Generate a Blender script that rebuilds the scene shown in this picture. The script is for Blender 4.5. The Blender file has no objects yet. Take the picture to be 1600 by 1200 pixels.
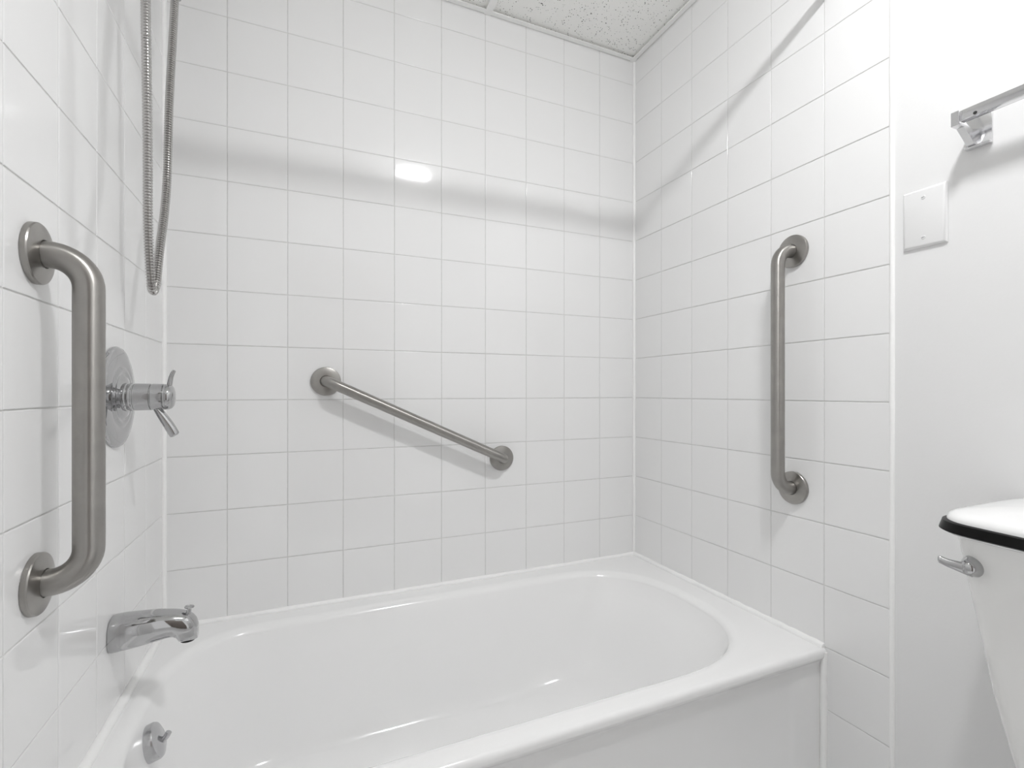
import bpy, bmesh, math, random
from mathutils import Vector, Matrix
random.seed(7)
PI = math.pi
scn = bpy.context.scene
COL = scn.collection

# ------------------------------------------------------------------ camera
Z0 = 1.01            # height of the reference grout line above the floor (m)
W = 1.526            # length of the tub alcove (left wall x=0, right wall x=W, back wall y=0)
cam_d = bpy.data.cameras.new('camera')
cam = bpy.data.objects.new('camera', cam_d); COL.objects.link(cam)
cam.location = (0.3398, -1.5906, Z0 + 0.0235)
cam.rotation_euler = (PI/2, 0, -0.4145)
cam_d.sensor_width = 36.0
cam_d.lens = 36.0 * 773.59 / 1600
cam_d.shift_x = -(812.88 - 800) / 1600
cam_d.shift_y = (612.13 - 600) / 1600
cam_d.clip_start = 0.01
scn.camera = cam

# ------------------------------------------------------------------ world, exposure
world = bpy.data.worlds.new('world'); scn.world = world
world.use_nodes = True
world.node_tree.nodes['Background'].inputs[0].default_value = (1.0, 1.0, 1.0, 1)
world.node_tree.nodes['Background'].inputs[1].default_value = 0.95
scn.view_settings.view_transform = 'Standard'
scn.view_settings.look = 'None'
scn.view_settings.gamma = 1
scn.view_settings.use_curve_mapping = False
scn.view_settings.exposure = -0.17
LAMP_POWER = 255.0          # emission strength of the ceiling lamp's lens
scn.cycles.max_bounces = 14
scn.cycles.diffuse_bounces = 10
scn.cycles.glossy_bounces = 8

CEIL = Z0 + 1.3086
REAR = -2.35
RIM = Z0 - 0.61
P = 0.1524

# ------------------------------------------------------------------ materials
def lin(c):
    return tuple(((v/12.92) if v <= 0.04045 else ((v+0.055)/1.055)**2.4) for v in c)

def mat(name, base, rough=0.5, metal=0.0, bump=None, spec=0.5, coat=0.0, vary=0.0, vscale=5.0,
        aniso=0.0, stretch=None, emit=None):
    m = bpy.data.materials.new(name); m.use_nodes = True
    nt = m.node_tree; b = nt.nodes['Principled BSDF']
    b.inputs['Base Color'].default_value = (*base, 1)
    b.inputs['Roughness'].default_value = rough
    b.inputs['Metallic'].default_value = metal
    b.inputs['Specular IOR Level'].default_value = spec
    b.inputs['Coat Weight'].default_value = coat
    b.inputs['Coat Roughness'].default_value = 0.03
    if emit:
        b.inputs['Emission Color'].default_value = (*emit[0], 1)
        b.inputs['Emission Strength'].default_value = emit[1]
    tc = nt.nodes.new('ShaderNodeTexCoord')
    src = tc.outputs['Object']
    if stretch:
        mp = nt.nodes.new('ShaderNodeMapping'); mp.inputs['Scale'].default_value = stretch
        nt.links.new(src, mp.inputs['Vector']); src = mp.outputs[0]
    if vary:
        n = nt.nodes.new('ShaderNodeTexNoise'); n.inputs['Scale'].default_value = vscale
        n.inputs['Detail'].default_value = 4
        nt.links.new(src, n.inputs['Vector'])
        r = nt.nodes.new('ShaderNodeValToRGB')
        r.color_ramp.elements[0].position = 0.3; r.color_ramp.elements[1].position = 0.7
        r.color_ramp.elements[0].color = (*[v*(1-vary) for v in base], 1)
        r.color_ramp.elements[1].color = (*[min(1, v*(1+vary)) for v in base], 1)
        nt.links.new(n.outputs[0], r.inputs[0]); nt.links.new(r.outputs[0], b.inputs['Base Color'])
    if bump:
        n = nt.nodes.new('ShaderNodeTexNoise'); n.inputs['Scale'].default_value = bump[0]
        n.inputs['Detail'].default_value = 3
        nt.links.new(src, n.inputs['Vector'])
        bp = nt.nodes.new('ShaderNodeBump'); bp.inputs['Strength'].default_value = bump[1]
        bp.inputs['Distance'].default_value = bump[2]
        nt.links.new(n.outputs[0], bp.inputs['Height']); nt.links.new(bp.outputs[0], b.inputs['Normal'])
    return m

M_TILE = mat('glazed_tile', (0.84, 0.84, 0.84), rough=0.07, bump=(7, 0.12, 0.002), spec=0.5)
M_GROUT = mat('grout', (0.66, 0.66, 0.65), rough=0.8, bump=(400, 0.3, 0.001), vary=0.06, vscale=60)
M_PAINT = mat('wall_paint', (0.79, 0.79, 0.79), rough=0.42, bump=(180, 0.12, 0.001), spec=0.4)
M_CAULK = mat('caulk', (0.95, 0.95, 0.945), rough=0.4, bump=(120, 0.3, 0.002))
M_TUB = mat('tub_enamel', (0.89, 0.89, 0.89), rough=0.12, spec=0.55, bump=(6, 0.1, 0.003))
M_PORC = mat('porcelain', (0.84, 0.84, 0.83), rough=0.09, spec=0.55)
M_LID = mat('toilet_lid', (0.88, 0.88, 0.88), rough=0.16, spec=0.5)
M_BLACK = mat('black_band', (0.004, 0.004, 0.004), rough=0.3, spec=0.15)
M_STEEL = mat('brushed_steel', (0.37, 0.358, 0.34), rough=0.30, metal=1, vary=0.06, vscale=30, bump=(500, 0.05, 0.0005))
M_CHROME = mat('chrome', (0.50, 0.50, 0.505), rough=0.05, metal=1)
M_TOWEL = mat('towel_bar_metal', (0.74, 0.74, 0.75), rough=0.14, metal=1)
M_SATIN = mat('satin_chrome', (0.55, 0.55, 0.56), rough=0.2, metal=1)
M_HOSE = mat('hose_metal', (0.52, 0.51, 0.50), rough=0.16, metal=1)
M_DARK = mat('dark_gap', (0.02, 0.02, 0.02), rough=0.6)
M_PLATE = mat('switch_plastic', (0.78, 0.78, 0.78), rough=0.25)
M_FLOOR = mat('vinyl_floor', (0.71, 0.71, 0.71), rough=0.4, vary=0.08, vscale=20)
M_ADDED_DOOR = mat('added_door_paint', (0.24, 0.21, 0.19), rough=0.4, vary=0.15, vscale=4, stretch=(12, 12, 1))
M_TRACK = mat('ceiling_rail', (0.90, 0.90, 0.89), rough=0.4)
M_LENS = mat('lamp_lens', (0.9, 0.9, 0.9), rough=0.4, emit=((0.985, 0.988, 0.995), LAMP_POWER))

def brushed(m0):
    """copy of the steel, brushed round the tube so highlights run along it"""
    m = m0.copy(); m.name = 'brushed_tube_steel'
    nt = m.node_tree; b = nt.nodes['Principled BSDF']
    b.inputs['Anisotropic'].default_value = 0.8; b.inputs['Roughness'].default_value = 0.38
    t = nt.nodes.new('ShaderNodeTangent'); t.direction_type = 'UV_MAP'; t.uv_map = 'UVMap'
    nt.links.new(t.outputs[0], b.inputs['Tangent'])
    return m
M_TUBE = brushed(M_STEEL)

def ceiling_mat():
    m = mat('acoustic_panel', (0.74, 0.74, 0.72), rough=0.9)
    nt = m.node_tree; b = nt.nodes['Principled BSDF']; tc = nt.nodes['Texture Coordinate']
    v = nt.nodes.new('ShaderNodeTexVoronoi'); v.inputs['Scale'].default_value = 130
    n = nt.nodes.new('ShaderNodeTexNoise'); n.inputs['Scale'].default_value = 60; n.inputs['Detail'].default_value = 2
    mx = nt.nodes.new('ShaderNodeMath'); mx.operation = 'MULTIPLY_ADD'; mx.inputs[1].default_value = 0.6
    r = nt.nodes.new('ShaderNodeValToRGB')
    r.color_ramp.elements[0].position = 0.40; r.color_ramp.elements[1].position = 0.50
    r.color_ramp.elements[0].color = (0.12, 0.115, 0.11, 1); r.color_ramp.elements[1].color = (0.92, 0.92, 0.90, 1)
    nt.links.new(tc.outputs['Object'], v.inputs['Vector']); nt.links.new(tc.outputs['Object'], n.inputs['Vector'])
    nt.links.new(n.outputs[0], mx.inputs[0]); nt.links.new(v.outputs['Distance'], mx.inputs[2])
    nt.links.new(mx.outputs[0], r.inputs[0]); nt.links.new(r.outputs[0], b.inputs['Base Color'])
    bp = nt.nodes.new('ShaderNodeBump'); bp.inputs['Strength'].default_value = 0.7; bp.inputs['Distance'].default_value = 0.003
    nt.links.new(r.outputs[0], bp.inputs['Height']); nt.links.new(bp.outputs[0], b.inputs['Normal'])
    return m
M_CEIL = ceiling_mat()

# ------------------------------------------------------------------ helpers
def link(name, me, m, parent=None, smooth=False, loc=None):
    if m is not None and not me.materials: me.materials.append(m)
    if smooth:
        for p in me.polygons: p.use_smooth = True
    o = bpy.data.objects.new(name, me); COL.objects.link(o)
    if parent: o.parent = parent
    if loc: o.location = loc
    return o

def auto(o, ang=35):
    """smooth shading with hard edges above ang degrees"""
    me = o.data
    for p in me.polygons: p.use_smooth = True
    bm = bmesh.new(); bm.from_mesh(me)
    for e in bm.edges:
        if len(e.link_faces) == 2 and e.calc_face_angle(0) > math.radians(ang): e.smooth = False
    bm.to_mesh(me); bm.free()
    return o

def obj(name, bm, m, parent=None, ang=35):
    bmesh.ops.recalc_face_normals(bm, faces=bm.faces)
    me = bpy.data.meshes.new(name); bm.to_mesh(me); bm.free()
    o = link(name, me, m, parent)
    if ang: auto(o, ang)
    return o

def empty(name, loc=(0, 0, 0)):
    o = bpy.data.objects.new(name, None); COL.objects.link(o); o.location = loc
    o.empty_display_size = 0.05
    return o

def tag(o, label, cat, group=None):
    o['label'] = label; o['category'] = cat
    if group: o['group'] = group
    return o

def struct(o):
    o['kind'] = 'structure'; return o

def bx(bm, a, b, bevel=0, seg=2):
    r = bmesh.ops.create_cube(bm, size=1)
    vs = r['verts']
    for v in vs:
        v.co = Vector([(a[i]+b[i])/2 + v.co[i]*(b[i]-a[i]) for i in range(3)])
    if bevel:
        es = list({e for v in vs for e in v.link_edges})
        bmesh.ops.bevel(bm, geom=es, offset=bevel, segments=seg, profile=0.5, affect='EDGES')

def rings(bm, loops, cap0=False, cap1=False, close=True):
    """skin a list of loops (lists of points)"""
    vl = [[bm.verts.new(p) for p in lp] for lp in loops]
    n = len(vl[0])
    for a, b in zip(vl, vl[1:]):
        for i in range(n if close else n-1):
            j = (i+1) % n
            bm.faces.new((a[i], a[j], b[j], b[i]))
    if cap0: bm.faces.new(vl[0])
    if cap1: bm.faces.new(vl[-1])
    return vl

def basis(ax):
    ax = Vector(ax).normalized()
    t = Vector((0, 0, 1)) if abs(ax.z) < 0.9 else Vector((0, 1, 0))
    u = ax.cross(t).normalized(); v = ax.cross(u).normalized()
    return ax, u, v

def lathe(bm, org, ax, prof, n=48, cap0=False, cap1=True):
    """prof: list of (distance along axis, radius)"""
    ax, u, v = basis(ax); org = Vector(org)
    loops = []
    for d, r in prof:
        loops.append([org + ax*d + (u*math.cos(2*PI*i/n) + v*math.sin(2*PI*i/n))*max(r, 1e-5) for i in range(n)])
    rings(bm, loops, cap0, cap1)

def tube(bm, pts, rad, n=20, caps=True, radf=None):
    pts = [Vector(p) for p in pts]
    loops = []; up = None
    for i, p in enumerate(pts):
        a = pts[max(i-1, 0)]; b = pts[min(i+1, len(pts)-1)]
        t = (b-a).normalized()
        if up is None:
            up = Vector((0, 0, 1)) if abs(t.z) < 0.9 else Vector((1, 0, 0))
        u = (up - t*up.dot(t)).normalized(); v = t.cross(u); up = u
        r = radf(i) if radf else rad
        loops.append([p + (u*math.cos(2*PI*k/n)+v*math.sin(2*PI*k/n))*r for k in range(n)])
    rings(bm, loops, caps, caps)

def catmull(pts, sub=8):
    pts = [Vector(p) for p in pts]; out = []
    P_ = [pts[0]*2-pts[1]] + pts + [pts[-1]*2-pts[-2]]
    for i in range(1, len(P_)-2):
        a, b, c, d = P_[i-1:i+3]
        for s in range(sub):
            t = s/sub
            out.append(0.5*((2*b)+(c-a)*t+(2*a-5*b+4*c-d)*t*t+(3*b-a-3*c+d)*t**3))
    out.append(pts[-1])
    return out

# ------------------------------------------------------------------ room shell
def wallbox(name, a, b, m):
    bm = bmesh.new(); bx(bm, a, b)
    return struct(obj(name, bm, m, ang=0))
G = 0.0015           # grout sits this far behind the tile faces
TOP = CEIL + 0.05
TILE_END = -0.9212
wall_back = wallbox('wall_back', (-0.12, G, 0), (W+0.12, 0.12, TOP), M_GROUT)
wall_left = wallbox('wall_left', (-0.12, REAR, 0), (-G, G, TOP), M_GROUT)
wall_right = wallbox('wall_right', (W+G, REAR, 0), (W+0.12, G, TOP), M_GROUT)
floor = wallbox('floor', (-0.12, REAR-0.12, -0.08), (W+0.12, 0.12, 0), M_FLOOR)
# painted plaster skins beyond the tiled part, children of their walls
for wl, x0, x1, nm in ((wall_right, W, W+G+0.001, 'plaster'), (wall_left, -G-0.001, 0, 'plaster')):
    bm = bmesh.new(); bx(bm, (x0, REAR, 0), (x1, TILE_END-0.006, TOP)); obj(nm, bm, M_PAINT, wl, ang=0)

# ------------------------------------------------------------------ tiles
def tile_mesh(w, h, name='tile'):
    gap = 0.0009; e = 0.0013
    vs = []; nr = []
    hw, hh = w/2-gap, h/2-gap
    def ring(ins, z, k):
        for sx, sy in ((-1, -1), (1, -1), (1, 1), (-1, 1)):
            vs.append((sx*(hw-ins), sy*(hh-ins), z))
            v = Vector((sx*k, sy*k, 1)).normalized(); nr.append(v)
    ring(0, -0.0035, 2.0); ring(0.0002, -0.0009, 1.2); ring(e*0.45, -0.0002, 0.35); ring(e+0.0008, 0, 0)
    fs = []
    for r in range(3):
        for i in range(4):
            j = (i+1) % 4
            fs.append((r*4+i, r*4+j, (r+1)*4+j, (r+1)*4+i))
    fs.append((12, 13, 14, 15))
    me = bpy.data.meshes.new(name); me.from_pydata(vs, [], fs); me.update()
    for p in me.polygons: p.use_smooth = True
    # per-corner normals: along each side only the side's own axis tilts
    cn = []
    for p in me.polygons:
        if len(cn) and False: pass
        c = p.center; big = p.index == 12
        for li in p.loop_indices:
            vi = me.loops[li].vertex_index; lev = vi//4
            k = (2.0, 1.2, 0.35, 0.0)[lev]
            if big or k == 0: cn.append(Vector((0, 0, 1)))
            else:
                side = p.index % 4
                ax = ((0, -1), (1, 0), (0, 1), (-1, 0))[side]
                cn.append(Vector((ax[0]*k, ax[1]*k, 1)).normalized())
    me.normals_split_custom_set(cn)
    me.materials.append(M_TILE)
    return me
_tm = {}
def tile(wall, c, w, h, rot, special=None):
    key = (round(w, 4), round(h, 4))
    if key not in _tm: _tm[key] = tile_mesh(w, h)
    o = bpy.data.objects.new('tile', _tm[key]); COL.objects.link(o)
    a, b = (special if special else (random.gauss(0, 0.0012), random.gauss(0, 0.0012)))
    o.matrix_world = Matrix.Translation(c) @ rot @ Matrix.Rotation(a, 4, 'X') @ Matrix.Rotation(b, 4, 'Y')
    o.parent = wall
    return o
# tile local z = wall normal, local y = up
R_BACK = Matrix(((1, 0, 0, 0), (0, 0, -1, 0), (0, 1, 0, 0), (0, 0, 0, 1)))
R_LEFT = Matrix(((0, 0, 1, 0), (1, 0, 0, 0), (0, 1, 0, 0), (0, 0, 0, 1)))      # normal +x, local x = +y
R_RIGHT = Matrix(((0, 0, -1, 0), (-1, 0, 0, 0), (0, 1, 0, 0), (0, 0, 0, 1)))   # normal -x, local x = -y
def rows(lowest):
    out = []
    for k in range(lowest, 9):
        z0 = Z0 + P*k; z1 = z0 + P
        z0 = max(z0, 0.0); z1 = min(z1, CEIL+0.012)
        if z1-z0 > 0.02: out.append((k, z0, z1))
    return out
for k, z0, z1 in rows(-4):
    for i in range(10):
        x0 = -0.0044 + P*i; x1 = x0 + P
        if i == 0: x0 = 0.003
        x1 = min(x1, W-0.003)
        sp = (0.013, 0.0) if (i == 4 and k == 4) else None
        tile(wall_back, ((x0+x1)/2, 0, (z0+z1)/2), x1-x0, z1-z0, R_BACK, sp)
for wl, x, b, R in ((wall_left, 0, 0.0072, R_LEFT), (wall_right, W, 0.0065, R_RIGHT)):
    for j in range(6):
        for k, z0, z1 in rows(-4 if j < 5 else -7):
            tile(wl, (x, -(b+P*(j+0.5)), (z0+z1)/2), P, z1-z0, R)

# ------------------------------------------------------------------ caulk and trims
def bead(name, a, b, r, amp=0.0005, n=10, step=0.02, jit=0.0003):
    a = Vector(a); b = Vector(b); L = (b-a).length; m = max(2, int(L/step))
    pts = [a.lerp(b, i/m) + Vector([random.uniform(-jit, jit) for _ in range(3)]) for i in range(m+1)]
    rr = [r+random.uniform(-amp, amp) for _ in pts]
    bm = bmesh.new(); tube(bm, pts, r, n=n, radf=lambda i: rr[i])
    return struct(obj(name, bm, M_CAULK, ang=60))
bead('trim_1', (0.0005, -0.0005, RIM), (0.0005, -0.0005, CEIL), 0.0080, 0.0002, jit=0.0001, step=0.05)
bead('trim_2', (W-0.0005, -0.0005, RIM), (W-0.0005, -0.0005, CEIL), 0.0070, 0.0002, jit=0.0001, step=0.05)
bead('trim_3', (0.003, -0.002, RIM+0.002), (W-0.003, -0.002, RIM+0.002), 0.0080, 0.0008)
bead('trim_4', (0.003, -0.002, RIM+0.002), (0.003, -0.772, RIM+0.002), 0.0105, 0.0012)
bead('trim_5', (W-0.002, -0.002, RIM+0.002), (W-0.002, -0.770, RIM+0.002), 0.0085, 0.0012)
bead('trim_6', (W-0.002, -0.768, 0.0), (W-0.002, -0.770, RIM-0.010), 0.0085, 0.0004, step=0.04)
bead('trim_7', (W+0.001, TILE_END-0.003, 0.0), (W+0.001, TILE_END-0.003, CEIL), 0.0058, 0.0003, step=0.04, jit=0.0002)
bead('trim_8', (-0.001, TILE_END-0.003, 0.0), (-0.001, TILE_END-0.003, CEIL), 0.0058, 0.0003, step=0.04, jit=0.0002)

# ------------------------------------------------------------------ ceiling grid
ceiling = wallbox('ceiling', (-0.12, REAR-0.12, CEIL+0.05), (W+0.12, 0.12, CEIL+0.10), M_PAINT)
T = 0.024; CZ = CEIL
xs = [0.0, 0.306, 0.916, W]
ys = [0.0, -0.61, -1.83, REAR]
for i in range(3):
    for j in range(3):
        bm = bmesh.new()
        bx(bm, (xs[i]+0.003, ys[j+1]+0.003, CZ+0.0095), (xs[i+1]-0.003, ys[j]-0.003, CZ+0.022))
        obj('ceiling_panel', bm, M_CEIL, ceiling, ang=0)
def rail(name, a, b, wall=None):
    bm = bmesh.new(); bx(bm, a, b, 0.0004, 1)
    return obj(name, bm, M_TRACK, ceiling, ang=0)
for x in xs[1:-1]: rail('rail', (x-T/2, REAR, CZ-0.0008), (x+T/2, 0, CZ+0.002))
for y in ys[1:-1]: rail('rail', (0, y-T/2, CZ-0.0010), (W, y+T/2, CZ+0.0018))
def angle(name, flange_a, flange_b):
    bm = bmesh.new(); bx(bm, flange_a, flange_b, 0.0003, 1)
    return struct(obj(name, bm, M_TRACK, ang=0))
angle('trim_9', (0.0, -0.022, CZ-0.001), (W, -0.0045, CZ+0.0015))
angle('trim_10', (W-0.022, REAR, CZ-0.0014), (W-0.0045, -0.0, CZ+0.0012))
angle('trim_11', (0.0012, REAR, CZ-0.0014), (0.022, -0.0, CZ+0.0012))
angle('trim_12', (0.0, REAR, CZ-0.001), (W, REAR+0.022, CZ+0.0015))
# thin dark shadow gap behind the angle (open joint against the tiles)

# ------------------------------------------------------------------ dark leaf added behind the camera to give the chrome dark reflections
added_door = struct(empty('added_door_1', (0.62, REAR+0.05, 0)))
added_door.rotation_euler.z = math.radians(8)
bm = bmesh.new()
bx(bm, (-0.37, -0.018, 0.005), (0.37, 0.018, 2.03), 0.002, 1); obj('added_door_leaf', bm, M_ADDED_DOOR, added_door)
bm = bmesh.new()
lathe(bm, (0.31, 0.018, 0.95), (0, 1, 0), [(0, 0.026), (0.006, 0.026), (0.01, 0.012), (0.03, 0.011), (0.036, 0.022), (0.055, 0.026), (0.066, 0.018), (0.069, 0.0)], 24)
obj('added_door_knob', bm, M_SATIN, added_door)

# ------------------------------------------------------------------ ceiling lamp
lx, ly = 0.93, -1.35
lamp = tag(empty('ceiling_light', (lx, ly, CEIL)), 'white box-shaped ceiling lamp with a glowing lens, mirrored in the back tiles', 'lamp')
bm = bmesh.new(); bx(bm, (-0.088, -0.048, -0.038), (0.088, 0.048, -0.0015), 0.003, 1); obj('housing', bm, M_TRACK, lamp)
bm = bmesh.new(); bx(bm, (-0.085, -0.045, -0.060), (0.085, 0.045, -0.0385), 0.007, 3); obj('lens', bm, M_LENS, lamp)

# ------------------------------------------------------------------ bathtub
tub = tag(empty('bathtub', (0, 0, 0)), 'white enamelled alcove bathtub with an oval-ended basin and plain apron', 'bathtub')
N = 144
def oval(xl, xr, yb, yf, aL, aR, n):
    """closed loop, superelliptic ends; starts at right middle, counter-clockwise"""
    yc = (yb+yf)/2; b = (yb-yf)/2; pts = []
    for i in range(N):
        t = 2*PI*i/N
        c, s = math.cos(t), math.sin(t)
        sy = math.copysign(abs(s)**(2/n), s); sx = abs(c)**(2/n)
        if c >= 0: x = (xr-aR)+aR*sx
        else: x = (xl+aL)-aL*sx
        pts.append([x, yc+b*sy])
    # spread the points along the straight sides
    return pts
def oval2(xl, xr, yb, yf, aL, aR, n):
    """same outline but with points distributed evenly by arc length, start fixed at right middle"""
    dense = []; yc = (yb+yf)/2; b = (yb-yf)/2
    K = 400
    for q in range(K+1):
        t = PI/2*q/K; dense.append((xr-aR+aR*math.cos(t)**(2/n), yc+b*math.sin(t)**(2/n)))
    for q in range(1, K+1):
        t = PI/2*(1-q/K); dense.append((xl+aL-aL*math.cos(t)**(2/n), yc+b*math.sin(t)**(2/n)))
    L = [0]
    for a_, b_ in zip(dense, dense[1:]): L.append(L[-1]+math.hypot(b_[0]-a_[0], b_[1]-a_[1]))
    H = N//2; out = []; k = 0
    for i in range(H+1):
        s = L[-1]*i/H
        while k < len(L)-2 and L[k+1] < s: k += 1
        f = (s-L[k])/max(1e-9, L[k+1]-L[k])
        out.append((dense[k][0]+(dense[k+1][0]-dense[k][0])*f, dense[k][1]+(dense[k+1][1]-dense[k][1])*f))
    low = [(x, 2*yc-y) for x, y in out[1:-1]][::-1]
    return out + low
def lerpz(pts, z): return [Vector((x, y, z)) for x, y in pts]
top = oval2(0.048, 1.424, -0.086, -0.708, 0.22, 0.33, 2.6)
YF = -0.776; YB = -0.001; XL = 0.001; XR = W-0.001
def rect_from(pts, ins=0.0, insf=None):
    """push each basin point out to the tub's outer rectangle"""
    insf = ins if insf is None else insf
    cx_, cy_ = 0.75, -0.39; out = []
    xa, xb, ya, yb_ = XL+ins, XR-ins, YF+insf, YB-ins
    for x, y in pts:
        dx, dy = x-cx_, y-cy_
        ks = []
        if dx > 0: ks.append((xb-cx_)/dx)
        if dx < 0: ks.append((xa-cx_)/dx)
        if dy > 0: ks.append((yb_-cy_)/dy)
        if dy < 0: ks.append((ya-cy_)/dy)
        k = min(ks); out.append([cx_+dx*k, cy_+dy*k])
    # snap nearest to each corner so the outline stays square
    for cxx, cyy in ((xa, ya), (xa, yb_), (xb, ya), (xb, yb_)):
        j = min(range(len(out)), key=lambda q: (out[q][0]-cxx)**2+(out[q][1]-cyy)**2)
        out[j] = [cxx, cyy]
    return out
def mix(a, b, t): return [(p[0]*(1-t)+q[0]*t, p[1]*(1-t)+q[1]*t) for p, q in zip(a, b)]
def grow(pts, d):
    out = []
    n = len(pts)
    for i in range(n):
        ax_, ay_ = pts[i-1]; bx_, by_ = pts[(i+1) % n]
        tx, ty = bx_-ax_, by_-ay_; l = math.hypot(tx, ty) or 1
        out.append((pts[i][0]+ty/l*d, pts[i][1]-tx/l*d))
    return out
loops = []
rr = 0.012
loops.append(lerpz(rect_from(top, 0.0), RIM-0.018))
for a in (0, 22, 45, 67, 90):
    t = math.radians(a)
    loops.append(lerpz(rect_from(top, 0.0, rr*(1-math.cos(t))), RIM-rr*(1-math.sin(t))))
outer = rect_from(top, 0.0, rr)
R2 = 0.026
roll_out = grow(top, R2)
loops.append(lerpz(mix(outer, roll_out, 0.5), RIM))
loops.append(lerpz(mix(outer, roll_out, 0.93), RIM))
for a in (0, 15, 30, 45, 60, 72, 82):
    t = math.radians(a)
    loops.append(lerpz(grow(top, R2*(1-math.sin(t))), RIM-R2*(1-math.cos(t))*0.85))
bot = oval2(0.13, 1.13, -0.175, -0.62, 0.20, 0.26, 2.6)
ZB = RIM-0.325
prof = []     # (t towards floor outline, z)
z_start = RIM-R2*0.85
prof = [(0.10, 0.12), (0.2, 0.26), (0.29, 0.40), (0.37, 0.53), (0.45, 0.65), (0.53, 0.75), (0.61, 0.83), (0.70, 0.90), (0.80, 0.95), (0.91, 0.985), (1.0, 1.0)]
for t, dz in prof:
    loops.append(lerpz(mix(top, bot, t), z_start+(ZB-z_start)*dz))
cen = (0.62, -0.397)
for k in (0.6, 0.3, 0.05):
    loops.append(lerpz([(cen[0]+(x-cen[0])*k, cen[1]+(y-cen[1])*k) for x, y in bot], ZB-0.004*(1-k)))
bm = bmesh.new(); rings(bm, loops, False, True)
obj('basin', bm, M_TUB, tub, ang=70)
# apron below the rolled edge, slightly set back, with a shallow stepped panel
bm = bmesh.new()
xs_ = [XL, 0.09, 0.103, 0.115, 1.41, 1.423, 1.436, XR]
off = [0.0, 0.0, 0.002, 0.005, 0.005, 0.002, 0.0, 0.0]
zs_ = [(0.001, 0.014, 0), (0.08, 0.014, 0), (0.10, 0.014, 1), (RIM-0.085, 0.014, 1), (RIM-0.070, 0.014, 0.3),
       (RIM-0.050, 0.0138, 0), (RIM-0.040, 0.0125, 0), (RIM-0.034, 0.0098, 0), (RIM-0.029, 0.0060, 0), (RIM-0.025, 0.0027, 0), (RIM-0.021, 0.0005, 0), (RIM-0.018, 0.0, 0)]
grid = [[bm.verts.new((x, YF+d+o*s, z)) for x, o in zip(xs_, off)] for z, d, s in zs_]
for a, b in zip(grid, grid[1:]):
    for i in range(len(xs_)-1): bm.faces.new((a[i], a[i+1], b[i+1], b[i]))
obj('apron', bm, M_TUB, tub, ang=70)
# overflow plate on the tap end and the drain
bm = bmesh.new()
ax_of = Vector((1, 0, 0.33)).normalized()
lathe(bm, (0.066, -0.385, RIM-0.069), ax_of, [(-0.02, 0.035), (0.006, 0.035), (0.010, 0.033), (0.014, 0.024), (0.016, 0.010), (0.0165, 0)], 40)
ov = obj('overflow_plate', bm, M_SATIN, tub)
bm = bmesh.new()
tube(bm, catmull([(0.074, -0.385, RIM-0.076), (0.086, -0.385, RIM-0.066), (0.092, -0.385, RIM-0.056)], 5), 0.0055, 14)
obj('trip_lever', bm, M_SATIN, ov)
bm = bmesh.new()
lathe(bm, (0.21, -0.397, ZB-0.004), (0, 0, 1), [(0, 0.034), (0.004, 0.033), (0.005, 0.026), (0.003, 0.024), (0.003, 0.0)], 32)
obj('drain', bm, M_CHROME, tub)

# ------------------------------------------------------------------ grab bars
def grab_bar(A, B, nrm, label, rad=0.0165, d=0.06, fr=0.0425, bend=0.045):
    """A, B flange centres on the wall, nrm wall normal"""
    A = Vector(A); B = Vector(B); nrm = Vector(nrm)
    t = tag(empty('grab_bar', (A+B)/2), label, 'grab bar', 'brushed steel grab bars round the tub')
    org = (A+B)/2
    u = (B-A).normalized(); L = (B-A).length/2
    pts = [-u*L + nrm*0.004, -u*L + nrm*(d-bend)]
    K = 12
    for i in range(1, K+1):
        a = PI/2*i/K
        pts.append(-u*L + nrm*(d-bend+bend*math.sin(a)) + u*bend*(1-math.cos(a)))
    body = [p.copy() for p in pts]
    far = [Vector(p) - 2*u*p.dot(u) for p in reversed(body)]
    path = body + far; ns = 36
    bm = bmesh.new(); tube(bm, path, rad, ns)
    arc = [0.0]
    for p, q in zip(path, path[1:]): arc.append(arc[-1] + (Vector(q)-Vector(p)).length)
    uv = bm.loops.layers.uv.new('UVMap'); bm.verts.index_update()
    for fc in bm.faces:
        ks = [v.index % ns for v in fc.verts]; wrap = (0 in ks and ns-1 in ks and len(ks) == 4)
        for lp in fc.loops:
            k = lp.vert.index % ns
            lp[uv].uv = (arc[lp.vert.index//ns], (ns if (wrap and k == 0) else k)/ns*0.1)
    obj('tube', bm, M_TUBE, t)
    for s in (-1, 1):
        bm = bmesh.new()
        lathe(bm, u*L*s, nrm, [(0.0002, fr-0.0015), (0.0005, fr), (0.0065, fr), (0.0082, fr-0.0012), (0.0088, fr-0.003), (0.0125, rad+0.004), (0.0125, rad+0.0012), (0.0105, rad+0.0003)], 64, cap1=False)
        obj('flange', bm, M_STEEL, t)
    return t
grab_bar((0, -0.6925, Z0-0.243), (0, -0.6925, Z0+0.215), (1, 0, 0), 'thick vertical brushed steel grab bar on the left wall in front of the tub tap', rad=0.0185, d=0.06)
grab_bar((0.404, 0, Z0+0.0545), (0.968, 0, Z0-0.205), (0, -1, 0), 'slanting brushed steel grab bar on the tiled back wall', rad=0.0155, d=0.058)
grab_bar((W, -0.686, Z0-0.229), (W, -0.686, Z0+0.393), (-1, 0, 0), 'long vertical brushed steel grab bar on the right tiled wall', rad=0.0165, d=0.06)

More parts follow.
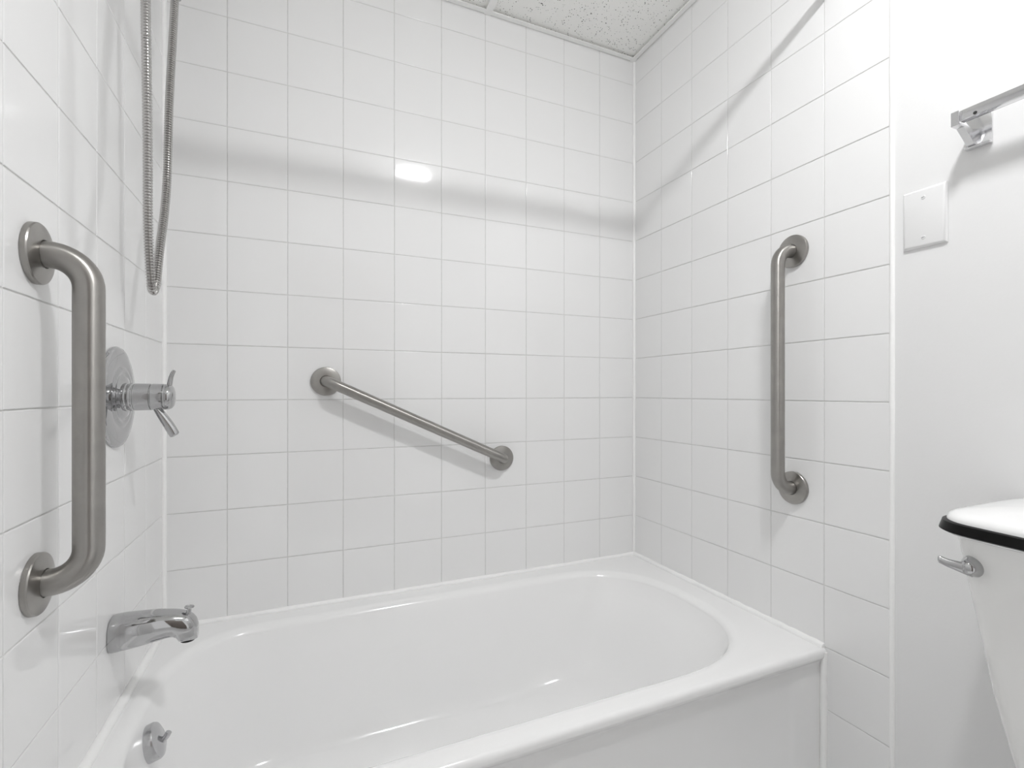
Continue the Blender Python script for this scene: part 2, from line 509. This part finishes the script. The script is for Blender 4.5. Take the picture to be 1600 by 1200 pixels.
# ------------------------------------------------------------------ shower valve
vy, vz = -0.368, Z0+0.0130
valve = tag(empty('shower_valve', (0, vy, vz)), 'round chrome shower valve with two levers on the left wall', 'valve')
X = Vector((1, 0, 0))
bm = bmesh.new()
lathe(bm, (0, 0, 0), X, [(0.0003, 0.098), (0.001, 0.1), (0.004, 0.1), (0.0075, 0.0975), (0.0092, 0.092), (0.011, 0.080), (0.0125, 0.066), (0.0120, 0.064), (0.0120, 0.060),
      (0.0145, 0.056), (0.0148, 0.050), (0.0135, 0.048), (0.0135, 0.044), (0.017, 0.040), (0.018, 0.030)], 96)
obj('escutcheon', bm, M_CHROME, valve, ang=50)
bm = bmesh.new()
lathe(bm, (0, 0, 0), X, [(0.012, 0.0285), (0.020, 0.0285), (0.0215, 0.0270), (0.0235, 0.0270), (0.025, 0.0283), (0.029, 0.0283), (0.030, 0.0270), (0.032, 0.0270),
      (0.033, 0.0275), (0.059, 0.0272), (0.0595, 0.0255), (0.061, 0.0255)], 64)
obj('sleeve', bm, M_CHROME, valve, ang=25)
bm = bmesh.new()
lathe(bm, (0, 0, 0), X, [(0.060, 0.024), (0.0615, 0.0268), (0.063, 0.0272), (0.080, 0.0268), (0.081, 0.0250), (0.082, 0.0245)], 64)
hb = obj('handle_hub', bm, M_CHROME, valve, ang=25)
bm = bmesh.new()
lathe(bm, (0, 0, 0), X, [(0.080, 0.022), (0.0815, 0.0255), (0.083, 0.0262), (0.089, 0.0258), (0.094, 0.0235), (0.097, 0.019), (0.0985, 0.011), (0.099, 0.0)], 64)
cp = obj('cap', bm, M_CHROME, valve, ang=40)
def paddle(pts, ws, ts, name, parent):
    """flattened bar; ws half widths along y, ts half thickness"""
    pts = [Vector(p) for p in pts]; loops = []
    for i, p in enumerate(pts):
        t = (pts[min(i+1, len(pts)-1)]-pts[max(0, i-1)]).normalized()
        v = t.cross(Vector((0, 1, 0))).normalized()
        loops.append([p + Vector((0, 1, 0))*math.cos(2*PI*k/24)*ws[i] + v*math.sin(2*PI*k/24)*ts[i] for k in range(24)])
    bm = bmesh.new(); rings(bm, loops, True, True)
    return obj(name, bm, M_CHROME, parent, ang=60)
pp = catmull([(0.066, 0, -0.019), (0.073, 0, -0.031), (0.081, 0, -0.045), (0.090, 0, -0.061), (0.097, 0, -0.075), (0.100, 0, -0.080)], 4)
n = len(pp)
paddle(pp, [0.012-0.003*(i/n)+(-0.004 if i >= n-1 else 0) - (0.0015 if i == n-2 else 0) for i in range(n)],
       [0.0060+0.0035*math.sin(PI*min(1, i/n*0.8))-(0.003 if i >= n-1 else 0)-(0.001 if i == n-2 else 0) for i in range(n)], 'lever', hb)
pp = catmull([(0.089, 0, 0.020), (0.0905, 0, 0.030), (0.0925, 0, 0.041), (0.096, 0, 0.051), (0.0985, 0, 0.0545)], 4)
n = len(pp)
paddle(pp, [0.0075-0.002*(i/n) for i in range(n)], [0.0050-0.0018*(i/n)-(0.001 if i >= n-1 else 0) for i in range(n)], 'lever', cp)

# ------------------------------------------------------------------ tub spout
sy = -0.385
spout = tag(empty('tub_spout', (0, sy, Z0-0.448)), 'chrome bathtub spout with a pull-up diverter knob', 'spout')
sec = [(0.0008, -0.4155, -0.4815, 0.033), (0.004, -0.4145, -0.4825, 0.0340), (0.020, -0.4140, -0.4808, 0.0335), (0.045, -0.4150, -0.4785, 0.0320), (0.07, -0.4165, -0.4745, 0.0300),
       (0.09, -0.4195, -0.4712, 0.0282), (0.102, -0.4215, -0.4715, 0.0268), (0.108, -0.4228, -0.476, 0.0260), (0.112, -0.4238, -0.4835, 0.0255), (0.118, -0.4258, -0.4850, 0.0248), (0.126, -0.4300, -0.4850, 0.0235),
       (0.133, -0.4355, -0.4850, 0.0210), (0.1385, -0.4430, -0.4845, 0.0175), (0.1418, -0.4530, -0.4835, 0.0125), (0.1425, -0.460, -0.482, 0.009)]
loops = []
for x, zt, zb, w in sec:
    c = (zt+zb)/2+0.448; h = (zt-zb)/2; lp = []
    for k in range(40):
        a = 2*PI*k/40; e = 2/2.7
        lp.append(Vector((x, w*math.copysign(abs(math.cos(a))**e, math.cos(a)), c+h*math.copysign(abs(math.sin(a))**e, math.sin(a)))))
    loops.append(lp)
bm = bmesh.new(); rings(bm, loops, True, True)
obj('spout_body', bm, M_CHROME, spout, ang=55)
bm = bmesh.new()
lathe(bm, (0.1245, 0, -0.0365), (0, 0, -1), [(0, 0.0125), (0.0018, 0.0125), (0.0018, 0.0105), (0.0008, 0.0100), (0.0008, 0)], 32)
obj('outlet', bm, M_DARK, spout)
bm = bmesh.new()
ka = Vector((0.12, 0, 1)).normalized()
lathe(bm, (0.1255, 0, 0.016), ka, [(0, 0.0045), (0.008, 0.0042), (0.0095, 0.0032), (0.0105, 0.0032), (0.0115, 0.0060), (0.0128, 0.0086), (0.0142, 0.0090), (0.0152, 0.0080), (0.0152, 0.0065), (0.0143, 0.0058), (0.0143, 0)], 32)
obj('diverter_knob', bm, M_CHROME, spout)

# ------------------------------------------------------------------ shower hose (hanging loop) and its wall arm above the picture
shower = tag(empty('shower_hose', (0.06, -0.33, Z0+0.23)), 'ribbed metal shower hose hanging in a narrow loop at upper left', 'shower hose')
# hanging loop, metres from the thing's origin
hpts = [Vector(p) for p in [(0, -0.0787, 0.4764), (0, -0.0743, 0.4000), (0, -0.0699, 0.3141), (0, -0.0677, 0.2265), (0, -0.0677, 0.1506), (0, -0.0610, 0.0828), (0, -0.0497, 0.0305), (0, -0.0405, 0.0078), (0, -0.0287, -0.0004), (0, -0.0142, 0.0103), (0, -0.0019, 0.0355), (0, 0.0236, 0.1055), (0, 0.0558, 0.1777), (0, 0.0811, 0.2580), (0, 0.0927, 0.3497), (0, 0.1046, 0.4579), (0, 0.1351, 0.6144)]]
a0 = hpts[0] + (hpts[0]-hpts[1])*0.6; b0 = hpts[-1] + (hpts[-1]-hpts[-2])*0.6
hpts = [Vector((0, a0.y-0.004, 0.77)), a0] + hpts + [b0, Vector((0, b0.y+0.012, 0.77))]
hc = catmull(hpts, 10)
# resample evenly then rib
L = [0]
for a, b in zip(hc, hc[1:]): L.append(L[-1]+(b-a).length)
step = 0.00145; m = int(L[-1]/step); pts = []; k = 0
for i in range(m+1):
    s = L[-1]*i/m
    while k < len(L)-2 and L[k+1] < s: k += 1
    f = (s-L[k])/max(1e-9, L[k+1]-L[k]); pts.append(hc[k].lerp(hc[k+1], f))
bm = bmesh.new(); tube(bm, pts, 0.0075, 14, radf=lambda i: (0.0085, 0.0085, 0.0071, 0.0058)[i % 4])
obj('hose', bm, M_HOSE, shower, ang=30)
for q, nm in ((hpts[0], 'hose_nut'), (hpts[-1], 'hose_nut')):
    bm = bmesh.new(); lathe(bm, q-Vector((0, 0, 0.03)), (0, 0, 1), [(0, 0.009), (0.002, 0.012), (0.032, 0.012), (0.034, 0.010)], 12, cap0=True)
    obj(nm, bm, M_CHROME, shower)
bm = bmesh.new()
zt = hpts[0].z+0.004
tube(bm, catmull([(-0.058, -0.02, zt+0.07), (-0.03, -0.02, zt+0.068), (-0.008, -0.04, zt+0.05), (0.0, hpts[0].y, zt+0.02), (0, hpts[0].y, zt)], 6), 0.0105, 20)
obj('wall_arm', bm, M_CHROME, shower)
bm = bmesh.new(); lathe(bm, (-0.0595, -0.02, zt+0.07), (1, 0, 0), [(0, 0.032), (0.004, 0.032), (0.012, 0.02), (0.014, 0.011)], 40); obj('wall_flange', bm, M_CHROME, shower)
bm = bmesh.new()
q = hpts[-1]
tube(bm, catmull([(q.x, q.y, q.z), (q.x, q.y, q.z+0.08), (q.x+0.005, q.y, q.z+0.14), (q.x+0.02, q.y, q.z+0.18)], 6), 0.0125, 20)
lathe(bm, (q.x+0.0, q.y, q.z+0.19), (1, 0, -0.25), [(0, 0.02), (0.006, 0.036), (0.02, 0.04), (0.026, 0.036), (0.027, 0)], 36, cap0=True)
obj('hand_shower', bm, M_CHROME, shower)

# ------------------------------------------------------------------ curtain rod (above the picture, its shadow falls on the tiles)
rod = tag(empty('curtain_rod', (0, -0.80, Z0+1.02)), 'straight shower curtain rod across the alcove, casting a band of shadow', 'curtain rod')
bm = bmesh.new(); tube(bm, [(0.004, 0, 0), (W-0.004, 0, 0)], 0.0125, 24); obj('rod', bm, M_SATIN, rod)
for x, s in ((0, 1), (W, -1)):
    bm = bmesh.new(); lathe(bm, (x, 0, 0), (s, 0, 0), [(0.0003, 0.03), (0.006, 0.03), (0.014, 0.02), (0.025, 0.0145)], 32, cap1=False); obj('rod_flange', bm, M_SATIN, rod)

# ------------------------------------------------------------------ blank switch plate
plate = tag(empty('wall_plate', (W, -0.9877, Z0+0.3855)), 'blank white wall plate with two screws beside the tiles', 'wall plate')
bm = bmesh.new()
hw, hh = 0.0398, 0.0610
lps = []
for ins, d in ((0, 0.0002), (0, 0.0030), (0.0010, 0.0044), (0.0040, 0.0068), (0.0068, 0.0076)):
    lps.append([Vector((-d, sx*(hw-ins), sz*(hh-ins))) for sx, sz in ((-1, -1), (1, -1), (1, 1), (-1, 1))])
rings(bm, lps, False, True); obj('cover', bm, M_PLATE, plate, ang=28)
for s in (-1, 1):
    bm = bmesh.new(); lathe(bm, (-0.0076, 0, s*0.0415), (-1, 0, 0), [(0, 0.0040), (0.0010, 0.0036), (0.0014, 0.0018), (0.0014, 0)], 20)
    sc = obj('screw', bm, M_PLATE, plate)
    bm = bmesh.new(); bx(bm, (-0.0092, -0.0028, s*0.0415-0.0005), (-0.0088, 0.0028, s*0.0415+0.0005)); obj('slot', bm, M_SATIN, sc)

# ------------------------------------------------------------------ towel bar
tb = tag(empty('towel_bar', (W, -1.078, Z0+0.52)), 'square chrome towel bar on brackets on the painted right wall', 'towel bar')
LB = 0.61
def bracket(y):
    b_ = empty('bracket', (0, y, 0)); b_.parent = tb
    bm = bmesh.new(); bx(bm, (-0.0045, -0.020, -0.029), (-0.0003, 0.020, 0.029), 0.001, 2); obj('mount_plate', bm, M_TOWEL, b_)
    # side profile in (x, z): strap rises from the foot of the plate out to the socket
    bm = bmesh.new()
    def strip(prof, y0, y1):
        a = [bm.verts.new((x, y0, z)) for x, z in prof]; c = [bm.verts.new((x, y1, z)) for x, z in prof]
        n_ = len(prof)
        for i in range(n_):
            bm.faces.new((a[i], a[(i+1) % n_], c[(i+1) % n_], c[i]))
        bm.faces.new(a); bm.faces.new(c)
    strip([(-0.004, -0.027), (-0.018, -0.024), (-0.052, 0.000), (-0.071, 0.000), (-0.071, 0.026), (-0.068, 0.026), (-0.068, 0.003), (-0.053, 0.0035), (-0.018, -0.020), (-0.004, -0.022)], 0.001, 0.013)
    strip([(-0.004, -0.024), (-0.018, -0.022), (-0.052, 0.002), (-0.069, 0.002), (-0.069, 0.024), (-0.050, 0.024), (-0.004, 0.010)], 0.010, 0.013)
    bx(bm, (-0.013, -0.020, -0.029), (-0.004, 0.020, -0.0255), 0.0008, 1)
    obj('arm', bm, M_TOWEL, b_, ang=20)
bracket(0.0); bracket(-LB)
bm = bmesh.new(); bx(bm, (-0.0675, -LB-0.010, 0.0075), (-0.0495, 0.003, 0.0258), 0.0015, 2); obj('bar', bm, M_TOWEL, tb)
for y in (-0.022, -LB+0.022):
    bm = bmesh.new(); lathe(bm, (-0.0675, y, 0.0105), (-1, 0, 0), [(-0.001, 0.003), (0.0004, 0.003), (0.0004, 0)], 12); obj('set_screw', bm, M_DARK, tb)

# ------------------------------------------------------------------ toilet
TY = -1.368
toilet = tag(empty('toilet', (W, TY, 0)), 'white toilet with a tapered tank and a black-edged lid against the right wall', 'toilet')
def rrect(x0, x1, hw, r, bow=0.0, n=10, z=0.0, rb=None):
    """rounded rectangle in plan; x0 wall side, x1 front (x1<x0); front bows outward"""
    rb = r if rb is None else rb
    pts = []
    def arc(cx, cy, a0, a1, rad):
        for i in range(n+1):
            a = a0+(a1-a0)*i/n; pts.append([cx+rad*math.cos(a), cy+rad*math.sin(a)])
    arc(x0-rb, hw-rb, 0, PI/2, rb)
    arc(x1+r, hw-r, PI/2, PI, r)
    K = 14
    for i in range(1, K): pts.append([x1, (hw-r)+(-2*(hw-r))*i/K])
    arc(x1+r, -hw+r, PI, 1.5*PI, r)
    arc(x0-rb, -hw+rb, 1.5*PI, 2*PI, rb)
    for p in pts:
        f = max(0, min(1, (x0-p[0])/(x0-x1)))
        p[0] -= bow*f*(1-(p[1]/hw)**2)
    return [Vector((x, y, z)) for x, y in pts]
# tank: wall side x=-0.012
TZ = Z0-0.196
tl = []
for z, hw_, x1 in ((0.335, 0.125, -0.165), (0.338, 0.140, -0.18), (0.355, 0.150, -0.19), (0.45, 0.168, -0.205), (0.56, 0.188, -0.222), (0.70, 0.2085, -0.236), (TZ-0.012, 0.2235, -0.246), (TZ, 0.2245, -0.247)):
    tl.append(rrect(-0.012, x1, hw_, 0.035, 0.022, z=z, rb=0.01))
bm = bmesh.new(); rings(bm, tl, True, True); obj('tank', bm, M_PORC, toilet, ang=50)
# lid: black edge band, white domed top
bl = [rrect(-0.010, -0.262, 0.2430, 0.05, 0.022, z=TZ-0.0005, rb=0.02), rrect(-0.008, -0.266, 0.2465, 0.052, 0.022, z=TZ+0.002, rb=0.02),
      rrect(-0.008, -0.262, 0.2430, 0.05, 0.022, z=TZ+0.0155, rb=0.02), rrect(-0.008, -0.259, 0.240, 0.048, 0.021, z=TZ+0.0170, rb=0.02), rrect(-0.010, -0.254, 0.235, 0.045, 0.02, z=TZ+0.0170, rb=0.02)]
bm = bmesh.new(); rings(bm, bl, True, True); lid_band = obj('lid_edge', bm, M_BLACK, toilet, ang=40)
lid_band['label'] = 'glossy black edge of the tank lid'
wl_ = []
for ins, dz in ((0.0, 0.0), (0.0005, 0.004), (0.003, 0.0085), (0.009, 0.0125), (0.018, 0.0150), (0.030, 0.0175), (0.050, 0.0215), (0.075, 0.0240)):
    wl_.append(rrect(-0.010-ins*0.6, -0.257+ins, 0.2385-ins, max(0.012, 0.048-ins*0.3), 0.021, z=TZ+0.0168+dz, rb=0.02))
bm = bmesh.new(); rings(bm, wl_, True, True); obj('tank_lid', bm, M_LID, toilet, ang=50)
bm = bmesh.new()   # thin pale underside lip
lp_ = [rrect(-0.011, -0.255, 0.2355, 0.048, 0.022, z=TZ-0.005, rb=0.02), rrect(-0.011, -0.261, 0.2415, 0.05, 0.022, z=TZ-0.0008, rb=0.02)]
rings(bm, lp_, True, True); obj('lid_lip', bm, M_LID, toilet, ang=50)
# flush lever on the tank front
fh = empty('flush_lever', (-0.2475, 0.192, Z0-0.244)); fh.parent = toilet
bm = bmesh.new(); lathe(bm, (0.008, 0, 0), (-1, 0, 0), [(0, 0.0165), (0.004, 0.0165), (0.0075, 0.0158), (0.013, 0.0138), (0.020, 0.0118), (0.026, 0.0095), (0.029, 0.006), (0.030, 0.0)], 36)
obj('boss', bm, M_CHROME, fh)
lv = catmull([(-0.010, -0.004, -0.003), (-0.016, 0.005, -0.001), (-0.021, 0.013, 0.001), (-0.025, 0.021, 0.003), (-0.027, 0.028, 0.0055), (-0.0275, 0.031, 0.0065)], 4)
loops = []
for i, p in enumerate(lv):
    s = i/(len(lv)-1); hgt = 0.0105-0.0045*math.sin(min(1, s*1.3)*PI/2); dep = 0.0075-0.004*s
    if i >= len(lv)-2: hgt *= 0.75; dep *= 0.8
    loops.append([p+Vector((dep*math.cos(2*PI*k/20), 0, hgt*math.sin(2*PI*k/20))) for k in range(20)])
bm = bmesh.new(); rings(bm, loops, True, True); obj('handle', bm, M_CHROME, fh, ang=60)
# bowl, seat and foot (below the picture)
def egg(x0, x1, hw, z, n=40):
    out = []; xc = x0*0.45+x1*0.55
    for i in range(n):
        t = 2*PI*i/n; c = math.cos(t)
        a = (x0-xc) if c > 0 else (xc-x1)
        out.append(Vector((xc+a*c, hw*math.sin(t)*(1 if c > 0 else 1), z)))
    return out
bm = bmesh.new()
rings(bm, [egg(-0.10, -0.58, 0.115, 0.001), egg(-0.10, -0.56, 0.105, 0.05), egg(-0.08, -0.55, 0.10, 0.16), egg(-0.04, -0.60, 0.13, 0.26), egg(-0.02, -0.68, 0.172, 0.34), egg(-0.02, -0.70, 0.183, 0.385), egg(-0.03, -0.69, 0.175, 0.395),
           egg(-0.25, -0.65, 0.13, 0.39), egg(-0.28, -0.60, 0.10, 0.30), egg(-0.33, -0.50, 0.05, 0.22)], True, True)
bx(bm, (-0.26, -0.13, 0.30), (-0.02, 0.13, 0.36), 0.02, 3)
obj('bowl', bm, M_PORC, toilet, ang=50)
bm = bmesh.new()
rings(bm, [egg(-0.255, -0.705, 0.186, 0.397), egg(-0.25, -0.71, 0.19, 0.405), egg(-0.25, -0.71, 0.19, 0.425), egg(-0.26, -0.70, 0.18, 0.436), egg(-0.36, -0.58, 0.08, 0.44)], True, True)
obj('seat_cover', bm, M_LID, toilet, ang=50)

for o in list(scn.objects):
    if o.parent is None and o.type in ('MESH', 'EMPTY') and 'kind' not in o and 'label' not in o:
        print('UNTAGGED', o.name)
